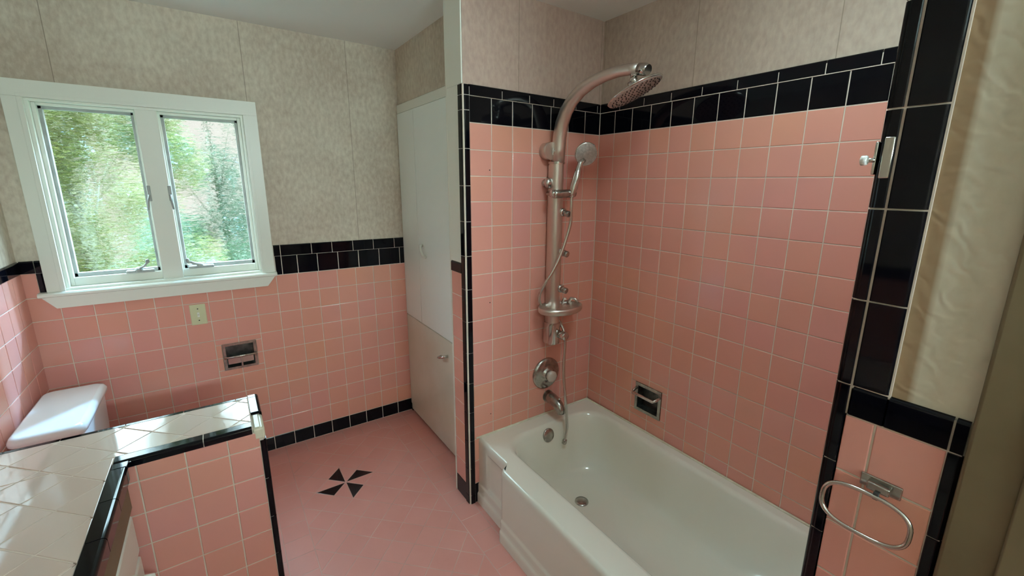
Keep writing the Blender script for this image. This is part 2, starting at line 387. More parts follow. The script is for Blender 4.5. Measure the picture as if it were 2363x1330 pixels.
def cut_tiles(mb, O, U, V, N, us, vs, m, hole, **k):
    hx0, hy0, hx1, hy1 = hole; O, U, V, N = map(Vector, (O, U, V, N))
    for a, b in zip(us, us[1:]):
        for c_, d in zip(vs, vs[1:]):
            if b <= hx0 or a >= hx1 or d <= hy0 or c_ >= hy1: tile(mb, O, U, V, N, rect(a, c_, b, d), m, **k); continue
            for q in (rect(a, c_, b, min(d, hy0)), rect(a, max(c_, hy1), b, d), rect(a, max(c_, hy0), min(b, hx0), min(d, hy1)), rect(max(a, hx1), max(c_, hy0), b, min(d, hy1))):
                if q[1][0]-q[0][0] > .008 and q[2][1]-q[1][1] > .008: tile(mb, O, U, V, N, q, m, **k)
cut_tiles(t, O, X, Z, N, us, vs, M_PINK, (-1.740, .567, -1.580, .717))
# short stack of pink between the left corner and the black upright beside the window
slab(t, O, X, Z, N, XL, 1.0774, -2.345, 1.19, M_GROUT)
tiles(t, O, X, Z, N, [XL, -2.368], [1.0774, 1.19], M_PINK)
t.build('pink_wall_tile', wall_back)
t = MB()
slab(t, O, X, Z, N, -1.442, 1.0774, XC-.002, 1.245, M_GROUT); slab(t, O, X, Z, N, -1.438, 1.186, XC-.002, 1.240, M_GROUT, h=.0078)
bj = [-1.438, -1.405, -1.3235, -1.2151, -1.0991, -.9774, -.849, -.7137, XC-.002]
tiles(t, O, X, Z, N, bj, [1.0774, 1.187], M_BLACK, tilt=.0006)
bullnose(t, (0, YW, 1.187), X, Z, N, [-1.44, -1.405, -1.2422, -1.1288, -1.0071, -.8817, -.7468, XC-.002], .062)
bullnose(t, (0, YW, 1.19), X, Z, N, [XL+.006, -2.368, -2.346], .055)
bullnose(t, (-2.368, YW, 0), Z, X, N, [1.0774, 1.19], .021)
o = t.build('black_border_tile', wall_back); o['label'] = 'black glazed border tiles above the pink tiles'
t = MB(); slab(t, O, X, Z, N, XL, 0, XC, .0885, M_GROUT); tiles(t, O, X, Z, N, us, [.0005, .0885], M_BLACK)
struct(t.build('baseboard_back'))

# --- left wall
w = MB(); w.box((XL-.1, FRONT-.1, 0), (XL, YW, CEIL), WP_PLAIN); wall_left = struct(w.build('wall_left'))
O = Vector((XL, 0, 0)); t = MB(); ysl = [-1.6+.02]+[YW-.007-P*k for k in range(24, -1, -1)]
slab(t, O, Y, Z, X, -1.6, 0, YW-.006, 1.19, M_GROUT)
tiles(t, O, Y, Z, X, ysl, [.0005, .0885]+[1.0774-P*k for k in range(8, -1, -1)]+[1.19], M_PINK)
t.build('pink_wall_tile', wall_left)
t = MB(); bullnose(t, (XL, 0, 1.19), Y, Z, X, [YW-.008-.154*k for k in range(17, -1, -1)], .055); t.build('black_border_tile', wall_left)

# --- right (long) tub wall, x = 0
w = MB(); w.box((0, JY-.2, 0), (.12, YW, CEIL), WP_RIGHT_DIM); wall_right = struct(w.build('wall_right'))
O = Vector((0, 0, 0)); t = MB(); U = -Y; N = -X
us = [.0065]+[P*k for k in range(1, 14)]+[-JY]
rows = [.3605, 1.85-13*P]+[1.85-P*k for k in range(12, -1, -1)]
slab(t, O, U, Z, N, 0, .36, .357, 1.955, M_GROUT); slab(t, O, U, Z, N, .518, .36, -JY, 1.955, M_GROUT)
slab(t, O, U, Z, N, .357, .36, .518, .462, M_GROUT); slab(t, O, U, Z, N, .357, .613, .518, 1.955, M_GROUT)
cut_tiles(t, O, U, Z, N, us, rows, M_PINK, (.359, .463, .516, .612))
t.build('pink_wall_tile', wall_right)
t = MB(); tiles(t, O, U, Z, N, us, [1.85, 1.85+P-.003], M_BLACK)
slab(t, O, U, Z, N, .001, 1.955, -JY, 1.990, M_GROUT, h=.0078)
bullnose(t, (0, 0, 1.957), U, Z, N, [.008]+[.139+.1475*k for k in range(0, 9)]+[-JY], .044)
t.build('black_border_tile', wall_right)

# --- tub head wall, y = 0 (faucets), and the closet block behind it
w = MB(); w.box((XS, .0, 0), (0, .13, CEIL), WP_HEAD_DIM); wall_head = struct(w.build('wall_tub_head'))
O = Vector((0, 0, 0)); N = -Y; t = MB()
us = [-.766]+[-P*k for k in range(6, 0, -1)]+[-.0065]
slab(t, O, X, Z, N, -.766, 0, 0, 1.955, M_GROUT)
tiles(t, O, X, Z, N, us, rows, M_PINK)
tiles(t, O, X, Z, N, [-.766, -.735], [.112, .24, .3605], M_PINK)
t.build('pink_wall_tile', wall_head)
t = MB(); tiles(t, O, X, Z, N, us, [1.85, 1.85+P-.003], M_BLACK)
tiles(t, O, X, Z, N, [-.766, -.735], [.0005, .112], M_BLACK)
bullnose(t, (0, 0, 1.957), X, Z, N, [-.766, -.604, -.457, -.316, -.175, -.03, -.0095], .044)
# corner: a vertical run of bullnose on both faces
zc = [.0005]+[.0+.154*k+.05 for k in range(0, 13)]+[1.957, 1.999]
slab(t, (0, 0, 0), X, Z, -Y, XS-.006, 0, -.766, 1.998, M_GROUT, h=.0045)
slab(t, (XS, 0, 0), -Y, Z, -X, -.034, 0, .0045, 1.998, M_GROUT, h=.0045)
bullnose(t, (-.766, 0, 0), Z, -X, -Y, zc, .0245, t=.0085)
bullnose(t, (XS, .034, 0), Z, -Y, -X, zc, .0345, t=.0085)
t.box((XS-.0048, -.0048, .001), (XS+.004, .002, 1.9975), M_GROUT, .0015)
slab(t, (0, 0, 0), X, Z, -Y, -.766, 1.956, 0, 1.990, M_GROUT, h=.0078)
t.build('black_border_tile', wall_head)
for xh, zh in ((-.669, 1.658), (-.672, 1.052), (-.6715, .4736)):
    t = MB(); t.lathe((xh, -.0060, zh), (0, -1, 0), [(0, .0028), (.0011, .0028), (.0012, .0005)], mat('dark_hole', (.02, .01, .01), .9), 10); t.build('drill_hole', wall_head)
# pink strip on the end of that wall
t = MB(); O = Vector((XS, 0, 0)); slab(t, O, -Y, Z, -X, -.138, .1, -.034, 1.245, M_GROUT)
tiles(t, O, -Y, Z, -X, [-.1385, -.034], [.104]+[1.198-P*k for k in range(9, -1, -1)], M_PINK, tilt=.0004)
t.build('pink_wall_tile', wall_head)
t = MB(); bullnose(t, (XS, 0, 1.198), -Y, Z, -X, [-.1385, -.034], .048); slab(t, O, -Y, Z, -X, -.138, 0, -.034, .104, M_GROUT)
tiles(t, O, -Y, Z, -X, [-.1385, -.034], [.0005, .104], M_BLACK); t.build('black_border_tile', wall_head)
t = MB(); t.box((XS-.007, .034, 1.247), (XS, .1395, 2.0), M_WHITE, .002); t.box((XS-.007, .001, 2.0), (XS, .1395, CEIL), M_WHITE, .002)
t.box((XS-.007, .1385, 0), (XC, .1520, CEIL), M_WHITE, .002); struct(t.build('trim_1'))

# --- tub foot wall and door-side jamb, x = JX
w = MB(); w.box((JX, JY-.17, 0), (0, JY, CEIL), WP_JAMB); wall_foot = struct(w.build('wall_tub_foot'))
O = Vector((JX, 0, 0)); N = -X; U = -Y
t = MB()  # black uprights
zj = [.0005]+[1.2553-.154*k for k in range(8, 0, -1)]
zu = [1.2553+.1543*k for k in range(0, 8)]; zu[-1] = CEIL-.001
slab(t, O, U, Z, N, -JY-.004, 0, 1.462, CEIL, M_GROUT); slab(t, O, U, Z, N, 1.462, 1.2, 1.516, CEIL, M_GROUT)
# corner return on the tub side
slab(t, (0, JY, 0), -X, Z, Y, .74, .0, .795, CEIL, M_GROUT)
zall = [.0005]+[1.2553-.1543*k for k in range(8, -1, -1)]+zu[1:]
bullnose(t, (JX, -1.4595, 0), Z, Y, -X, zall, .0185, t=.0085)
bullnose(t, (-.745, JY, 0), Z, -X, Y, zall, .052, t=.0085)
bullnose(t, (JX, -1.4635, 0), Z, -Y, -X, zu, .051, t=.0085)
bullnose(t, (JX, 0, 1.2), -Y, Z, -X, [1.4635, 1.5145, 1.5965], .055, t=.0085)
bullnose(t, (JX, 0, 1.2), -Y, Z, -X, [1.5965, 1.6145], .055, t=.0085)
slab(t, O, U, Z, N, 1.462, 1.2, 1.612, 1.25, M_GROUT)
bullnose(t, (JX, -1.5965, 0), Z, -Y, -X, [.0005]+[1.1985-.154*k for k in range(7, -1, -1)], .018, t=.0085)
slab(t, O, U, Z, N, 1.5965, 0, 1.612, 1.2, M_GROUT)
t.build('black_border_tile', wall_foot)
t = MB(); slab(t, O, U, Z, N, 1.4595, 0, 1.5965, 1.2, M_GROUT)
tiles(t, O, U, Z, N, [1.4595, 1.5045, 1.5965], [.09]+[1.1985-P*k for k in range(10, -1, -1)], M_PINK, tilt=.0004)
tiles(t, O, U, Z, N, [1.4595, 1.5045, 1.5965], [.0005, .09], M_BLACK)
t.build('pink_wall_tile', wall_foot)
# tub side of the foot wall
t = MB(); O = Vector((0, JY, 0)); us = [.0065]+[P*k for k in range(1, 7)]+[.742]
slab(t, O, -X, Z, Y, 0, .36, .742, 1.995, M_GROUT); tiles(t, O, -X, Z, Y, us, rows, M_PINK); t.build('pink_wall_tile', wall_foot)
t = MB(); tiles(t, O, -X, Z, Y, us, [1.85, 1.85+P-.003], M_BLACK); bullnose(t, (0, JY, 1.957), -X, Z, Y, [.008, .16, .31, .46, .61, .742], .044); t.build('black_border_tile', wall_foot)

# --- door casing and door beside the camera
t = MB(); t.box((JX-.018, -1.705, 0), (JX+.01, -1.6155, 2.12), M_BROWN, .005); t.box((JX-.024, -1.705, 0), (JX-.016, -1.675, 2.12), M_BROWN, .003)
t.box((JX-.018, -2.47, 2.12), (JX+.01, -1.6155, 2.21), M_BROWN, .005); t.box((JX-.018, -2.47, 0), (JX+.01, -2.38, 2.12), M_BROWN, .005)
struct(t.build('trim_2'))
t = MB(); t.box((JX+.012, -2.38, .005), (JX+.048, -1.705, 2.115), M_DOOR, .003)
for z0, z1 in ((.2, .95), (1.1, 1.95)): t.box((JX+.004, -2.28, z0), (JX+.014, -1.80, z1), M_DOOR, .006)
door = struct(t.build('door_1'))
t = MB(); t.lathe((JX+.012, -1.78, .98), (-1, 0, 0), [(0, .03), (.004, .03), (.008, .012), (.03, .012), (.036, .024), (.05, .028), (.062, .02), (.066, .003)], M_CHROME); t.build('door_knob', door)
w = MB(); w.box((JX, FRONT-.1, 0), (JX+.1, -2.42, CEIL), WP_PLAIN); w.box((JX, -2.42, 2.18), (JX+.1, JY-.17, CEIL), WP_PLAIN); w.box((JX+.055, -2.42, 0), (JX+.1, JY-.17, 2.18), WP_PLAIN); w.box((JX, -1.70, 0), (JX+.055, JY-.17, 2.18), WP_PLAIN); struct(w.build('wall_door_side'))
w = MB(); w.box((XL-.1, FRONT-.1, 0), (JX, FRONT, CEIL), WP_PLAIN); struct(w.build('wall_front'))

# ================================================================== WINDOW
win = MB(); yo = YW-.018
win.box((-2.345, yo, 1.10), (WX0, YW, 1.9349), M_WHITE, .0008); win.box((WX1, yo, 1.10), (-1.443, YW, 1.9349), M_WHITE, .0008)
win.box((-2.345, yo, 1.935), (-1.443, YW, 2.003), M_WHITE, .0008)
win.box((-2.30, yo-.006, WZ0), (WX0+.001, yo+.004, 1.9335), M_WHITE, .0006); win.box((WX1-.001, yo-.006, WZ0), (-1.492, yo+.004, 1.9335), M_WHITE, .0006)
win.box((-2.30, yo-.006, 1.934), (-1.492, yo+.004, 1.948), M_WHITE, .0006)
window = struct(win.build('window_1'))
j = MB()
j.box((WX0, YW+.0002, WZ0+.0125), (WX0+.012, YW+.13, WZ1-.0125), M_WHITE); j.box((WX1-.012, YW+.0002, WZ0+.0125), (WX1, YW+.13, WZ1-.0125), M_WHITE)
j.box((WX0, YW+.0002, WZ1-.012), (WX1, YW+.13, WZ1), M_WHITE); j.box((WX0, YW-.012, WZ0-.02), (WX1, YW+.16, WZ0+.012), M_WHITE, .001)
for a, b in ((WX0+.0122, WX0+.026), (WX1-.026, WX1-.0122)): j.box((a, YW+.03, WZ0+.0125), (b, YW+.09, WZ1-.0125), M_WHITE, .001)
j.box((WX0+.0265, YW+.03, WZ0+.0125), (WX1-.0265, YW+.09, WZ0+.05), M_WHITE, .001)
j.box((WX0+.0265, YW+.03, WZ1-.024), (WX1-.0265, YW+.09, WZ1-.0125), M_WHITE, .001)
j.build('window_frame', window)
j = MB(); j.box((-1.937, YW+.005, WZ0), (-1.853, YW+.09, WZ1-.01), M_WHITE, .004); j.box((-1.944, YW+.035, WZ0), (-1.846, YW+.09, WZ1-.01), M_WHITE, .003); j.build('mullion', window)
j = MB(); zt, zb = 1.098, 1.026
a = [(-2.375, yo-.022, zt), (-1.437, yo-.022, zt), (-1.437, yo-.026, zt-.016), (-2.375, yo-.026, zt-.016)]
j.poly([(-2.372, YW-.0002, zt+.004), (-2.372, yo-.020, zt+.002), (-2.372, yo-.026, zt-.004), (-2.372, yo-.026, zt-.014), (-2.372, yo-.020, zt-.018), (-2.372, YW-.0002, zt-.018)], (.936, 0, 0), M_WHITE)
j.build('window_stool', window)
j = MB(); j.poly([(-2.362, yo-.018, zt-.018), (-1.446, yo-.018, zt-.018), (-1.487, yo-.014, zb), (-2.322, yo-.014, zb)], (0, .0175+.013, 0), M_WHITE); j.build('apron', window)
for i, (x0, x1) in enumerate(((-2.262, -1.941), (-1.849, -1.529))):
    y0, y1, z0, z1, b = YW+.055, YW+.082, 1.150, 1.914, .015
    s = MB()
    s.box((x0, y0, z0), (x0+b, y1, z1), M_STEEL, .0015); s.box((x1-b, y0, z0), (x1, y1, z1), M_STEEL, .0015)
    s.box((x0, y0, z0), (x1, y1, z0+b+.003), M_STEEL, .0015); s.box((x0, y0, z1-b), (x1, y1, z1), M_STEEL, .0015)
    sash = s.build('sash', window); sash['label'] = 'grey steel casement sash'
    g = MB(); g.quad([(x0+b, YW+.07, z0+b), (x1-b, YW+.07, z0+b), (x1-b, YW+.07, z1-b), (x0+b, YW+.07, z1-b)], M_GLASS); go = g.build('glass_pane', sash); go['label'] = 'ribbed glass with green foliage behind'
    # crank operator on the sill
    k = MB(); xc_ = (-2.03 if i == 0 else -1.785); zc_ = WZ0+.05
    k.box((xc_-.045, YW+.018, zc_), (xc_+.065, YW+.05, zc_+.014), M_STEEL, .005)
    k.lathe((xc_+.005, YW+.03, zc_+.01), (0, -.3, 1), [(0, .016), (.012, .014), (.018, .008)], M_STEEL, 20)
    if i == 0: k.tube([(xc_+.005, YW+.028, zc_+.02), (xc_+.03, YW+.012, zc_+.035), (xc_+.045, YW+.0, zc_+.055)], [.006, .005, .005], M_STEEL, 10).lathe((xc_+.045, YW, zc_+.05), (0, -.2, 1), [(0, .006), (.006, .009), (.016, .008), (.02, .003)], M_STEEL, 14)
    else: k.tube([(xc_+.005, YW+.028, zc_+.02), (xc_-.02, YW+.01, zc_+.03), (xc_-.035, YW+.0, zc_+.04)], [.008, .008, .006], M_STEEL, 10).lathe((xc_-.04, YW, zc_+.035), (-.2, -.2, 1), [(0, .006), (.006, .009), (.022, .008), (.026, .003)], M_STEEL, 14)
    k.build('crank', sash)
    k = MB(); xl = (-1.936 if i == 0 else -1.856); sg = 1 if i == 0 else -1
    k.box((xl-.004, YW+.0, 1.50), (xl+.010, YW+.012, 1.575), M_STEEL, .003); k.tube([(xl+.003, YW+.0, 1.53), (xl-sg*.004, YW-.012, 1.50), (xl-sg*.008, YW-.012, 1.46)], [.005, .005, .004], M_STEEL, 10); k.build('latch', sash)

# ================================================================== OUTSIDE
g = MB(); g.box((-9, 1.4, -.6), (8, 14, -.5), M_GRASS); o = g.build('lawn'); o['kind'] = 'stuff'; tag(o, 'green lawn outside beyond the window', 'grass')
def tree(name, label, x, y, zt, rad, m, n, seed, trunk=True, group=None):
    rnd = random.Random(seed); root = thing(name, (x, y, -.49), label, 'tree', group)
    tr = MB(); tr.tube([(x, y, -.49), (x+.05, y, .6), (x-.04, y+.05, zt*.7)], [.055, .04, .02], M_BARK, 10)
    for k in range(5):
        a = rnd.uniform(0, 6.28); tr.tube([(x, y, zt*.25+.2*k), (x+math.cos(a)*rad*.4, y+math.sin(a)*rad*.4, zt*.45+.25*k), (x+math.cos(a)*rad*.75, y+math.sin(a)*rad*.7, zt*.55+.3*k)], [.016, .011, .005], M_BARK, 8)
    tr.build('trunk', root)
    L = MB(); k_ = L.mi(m); blobs = [(x+rnd.uniform(-.8, .8)*rad, y+rnd.uniform(-.6, .6)*rad, rnd.uniform(.1, 1)*zt, rnd.uniform(.22, .42)*rad) for _ in range(26)]
    for _ in range(n):
        bx, by, bz, br = rnd.choice(blobs); d = Vector((rnd.gauss(0, 1), rnd.gauss(0, 1), rnd.gauss(0, 1))).normalized()*br*(rnd.random()**.4)
        p = Vector((bx, by, bz))+d; s_ = rnd.uniform(.025, .055)
        q = Matrix.Rotation(rnd.uniform(0, 6.28), 3, 'Z') @ Matrix.Rotation(rnd.uniform(-1.1, 1.1), 3, 'X')
        a_, b2 = q @ Vector((s_, 0, 0)), q @ Vector((0, s_*.45, 0))
        f_ = L.bm.faces.new([L.bm.verts.new(v) for v in (p-a_, p-b2*.9, p+a_, p+b2)]); f_.material_index = k_
    L.build('foliage', root)
tree('leafy_tree', 'yellow-green tree behind the left window pane', -2.7, 4.1, 2.9, .95, M_LEAF1, 15000, 3)
tree('leafy_tree', 'cool green tree behind the right window pane', -1.6, 6.7, 3.3, 1.15, M_LEAF2, 18000, 5)
tree('leafy_tree', 'distant bright green tree farthest from the window', -3.6, 10.6, 4.0, 1.7, M_LEAF1, 14000, 8)

# ================================================================== LINEN CABINET
cab = thing('linen_cabinet', (XC, .6, 0), 'tall white built-in linen cabinet in the corner beside the tub wall', 'cabinet')
k = MB(); k.box((XC+.016, .1525, .0), (-.1, YW-.0005, 2.072), M_CABLOW)
k.box((XC+.004, .1525, .012), (XC+.0165, YW-.0005, 2.068), M_WHITE, .001)
k.build('body', cab)
k = MB(); k.box((XC-.008, .1525, 2.018), (XC+.004, YW-.0005, 2.069), M_WHITE, .003); k.build('head_rail', cab)
k = MB(); k.box((XC-.002, .1525, .0008), (XC+.003, YW-.0095, .013), M_BLACK); k.box((XC-.012, YW-.03, .001), (XC+.002, YW-.0085, .06), M_BLACK, .002); k.build('toe_strip', cab)
k = MB(); k.box((XC-.012, .8195, .729), (XC+.004, YW-.0095, 2.016), M_CAB, .003); k.build('upper_door', cab)
k = MB(); k.box((XC-.012, .158, .729), (XC+.004, .8145, 2.016), M_CAB, .003); d2 = k.build('upper_door', cab)
k = MB(); k.box((XC-.012, .158, .016), (XC+.004, YW-.0095, .724), M_CABLOW, .003); d3 = k.build('lower_door', cab); d3['label'] = 'yellowed lower door with scuff marks'
k = MB()
k.tube([(XC-.012, .755, 1.236), (XC-.03, .745, 1.232), (XC-.036, .725, 1.205), (XC-.033, .71, 1.18), (XC-.012, .705, 1.168)], [.0075, .008, .0075, .008, .0075], M_WHITE, 12); hh = k.build('handle', d2); hh['label'] = 'white painted curved pull'
k = MB()
k.tube([(XC-.012, .535, .598), (XC-.036, .525, .60), (XC-.042, .49, .612), (XC-.036, .455, .625), (XC-.012, .445, .63)], [.008, .0075, .007, .0075, .008], M_CHROME, 12); k.build('handle', d3)['label'] = 'chrome bow pull'
w = MB(); w.box((XC, .1525, 2.0725), (0, YW, CEIL), WP_PLAIN); struct(w.build('wall_over_cabinet'))

# ================================================================== BATHTUB
tub = thing('bathtub', (-.39, -.72, 0), 'cream enamelled built-in bathtub along the pink tiled wall', 'bathtub')
ST = .26
def sstep(v, a, b): t_ = max(0, min(1, (v-a)/(b-a))); return t_*t_*(3-2*t_)
def front_x(y, z):
    far = sstep(-y, .255, .285); x_ = -.742-.043*far
    rise = sstep(.352-z, -.016, .03)           # rounded top edge
    x_ += .014*(1-min(1, max(0, (.365-z)/.016))**.5)
    # recess panel and foot steps
    lowz = sstep(.115-z, 0, .012)*.006+sstep(.062-z, 0, .012)*.006
    x_ -= lowz if far > .5 or True else 0
    if far < .5:
        rec = sstep(-y, .085, .097)*sstep(z, .115, .13)*(1-sstep(z, .30, .315)); x_ += .006*rec
    return x_
YS = [-.0068, -.02, -.05, -.075, -.085, -.09, -.097, -.12, -.16, -.20, -.235, -.25, -.256, -.262, -.268, -.274, -.28, -.287, -.30]+[-.33-.05*i for i in range(22)]+[-1.437]
ZS = [.365, .363, .359, .352, .342, .33, .318, .312, .306, .30, .26, .2, .15, .132, .126, .12, .114, .109, .104, .099, .08, .063, .058, .053, .048, .03, .0005]
ap = MB(); ap.loft([[(front_x(y, z), y, z) for y in YS] for z in ZS], M_TUB, closed=False)
# rim and basin as rings with matched point counts
NB = 30
def rrect(x0, y0, x1, y1, r, z, n=9, top=False):
    pts = []
    for cx_, cy_, a0 in ((x1-r, y1-r, 0), (x0+r, y1-r, 90), (x0+r, y0+r, 180), (x1-r, y0+r, 270)):
        for i in range(n): a = math.radians(a0+90*i/(n-1)); pts.append((cx_+r*math.cos(a), cy_+r*math.sin(a)))
    # subdivide long sides
    out = []
    for i, p in enumerate(pts):
        q = pts[(i+1) % len(pts)]; out.append((p[0], p[1], z))
        if (i+1) % n == 0:
            side = (i+1)//n; m_ = {1: 6, 2: NB, 3: 6, 0: NB, 4: NB}[side]
            for k_ in range(1, m_): out.append((p[0]+(q[0]-p[0])*k_/m_, p[1]+(q[1]-p[1])*k_/m_, z))
    return out
def rim_ring(inset, z):
    base = rrect(-.742, -1.437, -.0110, -.0068, .004, z); out = []
    for x_, y_, z_ in base:
        if x_ < -.73: x_ = front_x(y_, .365)
        out.append((x_, y_, z_))
    return out
rings = [rim_ring(0, .365)]
for (x0, y0, x1, y1, r, z) in ((-.678, -1.385, -.052, -.088, .13, .3652), (-.668, -1.375, -.060, -.096, .13, .3635), (-.660, -1.367, -.067, -.104, .13, .357), (-.654, -1.36, -.073, -.112, .13, .345),
                               (-.648, -1.34, -.080, -.125, .13, .30), (-.640, -1.30, -.09, -.142, .14, .22), (-.630, -1.24, -.10, -.155, .15, .14), (-.612, -1.18, -.118, -.17, .15, .095), (-.585, -1.13, -.145, -.195, .14, .072), (-.54, -1.05, -.19, -.24, .12, .062), (-.46, -.95, -.27, -.32, .09, .058)):
    rings.append(rrect(x0, y0, x1, y1, r, z))
ap.loft(rings, M_TUB, cap1=True)
ap.box((-.735, -1.437, .001), (-.70, -.0068, .05), M_TUB)
ap.build('shell', tub)
k = MB(); k.lathe((-.389, -.1195, .313), (0, -1, .28), [(0, .036), (.004, .036), (.008, .032), (.009, .012), (.0095, .001)], M_DULL); k.build('overflow_plate', tub)
k = MB(); k.lathe((-.36, -.36, .0585), (0, 0, 1), [(0, .034), (.003, .033), (.004, .02), (.0042, .001)], M_DULL); k.build('drain', tub)
k = MB(); k.tube([(-.766+.01, -.007, .3665), (-.4, -.009, .3665), (-.014, -.011, .3665), (-.0125, -.4, .3665), (-.0125, -1.0, .3665), (-.0125, -1.43, .3665)], .0055, M_CREAM, 8); k.build('caulk', tub)

# ================================================================== FIXTURES ON THE HEAD WALL
YT = -.0066
v = thing('shower_valve', (-.325, YT, .605), 'round chrome shower valve above the tub spout', 'valve')
k = MB(); k.lathe((-.325, YT, .605), (0, -1, 0), [(0, .088), (.004, .088), (.010, .083), (.016, .074), (.019, .052), (.022, .036), (.034, .033), (.034, .026)], M_DULL, 56); k.build('escutcheon', v)
k = MB(); k.lathe((-.325, YT-.030, .605), (0, -1, 0), [(0, .018), (.004, .018), (.007, .029), (.024, .032), (.032, .028), (.035, .016), (.0355, .001)], M_ACRYL, 8, True); k.build('handle', v)['label'] = 'faceted clear acrylic knob'
v = thing('tub_spout', (-.308, YT, .466), 'chrome tub spout below the round valve', 'spout')
k = MB(); k.tube([(-.308, YT, .468), (-.308, YT-.004, .468)], .034, M_DULL, 28)
k.tube([(-.308, YT-.002, .468), (-.308, -.05, .466), (-.308, -.088, .457), (-.308, -.108, .445), (-.308, -.119, .430), (-.308, -.122, .412)], [.031, .030, .028, .027, .023, .020], M_DULL, 24); k.build('body', v)
k = MB(); k.lathe((-.308, -.104, .472), (0, -.1, 1), [(0, .004), (.014, .004), (.016, .008), (.022, .008), (.024, .003)], M_CHROME, 14); k.build('diverter_knob', v)

sp_ = thing('overhead_shower', (-.318, YT, .80), 'brushed metal shower column with rain head and three body jets', 'shower')
cxp = -.320
k = MB()
def dsec(x, z, w_, y0, y1, n=12):
    pts = [(x-w_/2, y0, z)]
    for i in range(n+1):
        a = math.pi*i/n; pts.append((x-w_/2*math.cos(a), y0+.3*(y1-y0)+(y1-y0)*.7*math.sin(a)**.8, z))
    pts.append((x+w_/2, y0, z)); return pts
k.loft([dsec(cxp, z, .066, -.028, -.082) for z in (.905, 1.2, 1.5, 1.70)], M_BRUSH, True, True); k.build('column', sp_, 40)
k = MB(); k.loft([dsec(cxp-.002, z, w_, -.026, -.088) for z, w_ in ((.795, .078), (.80, .082), (.90, .080), (.907, .076))], M_CHROME, True, True); vb = k.build('valve_housing', sp_, 40); vb['label'] = 'polished chrome lower housing'
k = MB(); k.lathe((cxp+.018, -.082, .845), (.1, -1, -.02), [(0, .02), (.014, .02), (.018, .022), (.045, .022), (.048, .02), (.049, .001)], M_CHROME, 30); k.build('knob', vb)
k = MB(); k.lathe((cxp+.045, -.075, .845), (.9, -.4, -.5), [(0, .014), (.03, .011)], M_CHROME, 20); k.build('hose_outlet', vb)
k = MB(); k.loft([dsec(cxp, z, .070, -.028, -.088) for z in (1.694, 1.704)], M_CHROME, True, True); k.build('joint_ring', sp_, 40)
arm = [(cxp, -.055, 1.70), (cxp, -.057, 1.76), (cxp, -.063, 1.82), (cxp, -.077, 1.875), (cxp+.001, -.103, 1.925), (cxp+.003, -.142, 1.968), (cxp+.005, -.195, 2.001), (cxp+.008, -.26, 2.024), (cxp+.01, -.33, 2.036), (cxp+.012, -.40, 2.040), (cxp+.014, -.46, 2.036), (cxp+.016, -.505, 2.028)]
k = MB(); k.tube(arm, [.0335, .0335, .033, .032, .031, .029, .027, .025, .0235, .022, .0215, .021], M_BRUSH, 24, True, ((1, 0, 0), .95)); k.build('arm', sp_)
k = MB(); k.tube([(cxp+.016, -.503, 2.028), (cxp+.017, -.535, 2.021), (cxp+.017, -.545, 2.018)], [.0222, .0222, .019], M_CHROME, 24, True); k.build('arm_cap', sp_)
hd = Vector((cxp+.016, -.487, 1.952)); ax = Vector((-.30, .43, 1)).normalized()
k = MB(); k.tube([(cxp+.015, -.478, 2.018), (cxp+.015, -.480, 2.004)], .013, M_CHROME, 18); k.lathe(Vector((cxp+.015, -.480, 1.992)), (0, 0, 1), [(-.016, .004), (-.014, .012), (-.006, .017), (.004, .017), (.012, .011), (.014, .003)], M_CHROME, 20); k.lathe(hd+ax*.006, ax, [(0, .03), (.01, .022), (.02, .014), (.034, .013)], M_CHROME, 24); k.build('ball_joint', sp_)
k = MB(); k.lathe(hd, ax, [(-.004, .109), (0, .113), (.003, .112), (.007, .06), (.010, .02), (.011, .001)], M_CHROME, 56, False)
k.lathe(hd, ax, [(-.007, .001), (-.007, .105), (-.004, .109)], M_NOZ, 56, False); rh = k.build('rain_head', sp_); rh['label'] = 'round tilted rain shower head'
k = MB()
for rr, nn in ((.02, 6), (.04, 12), (.06, 18), (.08, 24), (.096, 30)):
    X_ = ax.cross(Y).normalized(); Y_ = ax.cross(X_)
    for q in range(nn):
        a = 2*math.pi*q/nn; k.lathe(hd-ax*.0065+(X_*math.cos(a)+Y_*math.sin(a))*rr, -ax, [(0, .0035), (.004, .0025), (.0042, .0005)], M_DARK, 6, False)
k.build('nozzles', rh)
for z in (1.468, 1.272, 1.087):
    k = MB(); k.lathe((cxp+.020, -.080, z), (0, -1, 0), [(0, .021), (.005, .021), (.009, .018), (.011, .013)], M_CHROME, 28)
    k.lathe((cxp+.020, -.086, z-.001), (.30, -1, -.25), [(0, .013), (.012, .0155), (.03, .0155), (.032, .014), (.0325, .001)], M_DULL, 24); k.build('body_jet', sp_)
k = MB(); k.tube([(-.358, YT, 1.752), (-.358, -.055, 1.752)], .040, M_BRUSH, 32); k.tube([(-.352, -.05, 1.752), (-.33, -.056, 1.752)], .018, M_CHROME, 16); k.build('wall_mount', sp_)
k = MB(); k.lathe((-.362, YT, 1.605), (0, -1, 0), [(0, .018), (.006, .02), (.012, .012), (.02, .012), (.026, .024), (.044, .026), (.052, .022), (.054, .001)], M_CHROME, 10); k.tube([(-.362, -.04, 1.60), (-.335, -.05, 1.59)], .01, M_CHROME, 10); k.build('diverter', sp_)
for z_ in (1.2,): 
    k = MB(); k.box((cxp-.022, YT, .82), (cxp+.014, -.028, 1.69), M_BRUSH, .003); k.build('back_rail', sp_)
k = MB(); k.tube([(cxp-.062, -.100, 1.556), (cxp-.05, -.104, 1.556), (cxp-.03, -.106, 1.556), (cxp+.05, -.106, 1.558), (cxp+.064, -.106, 1.558)], [.018, .021, .020, .021, .018], M_DULL, 20)
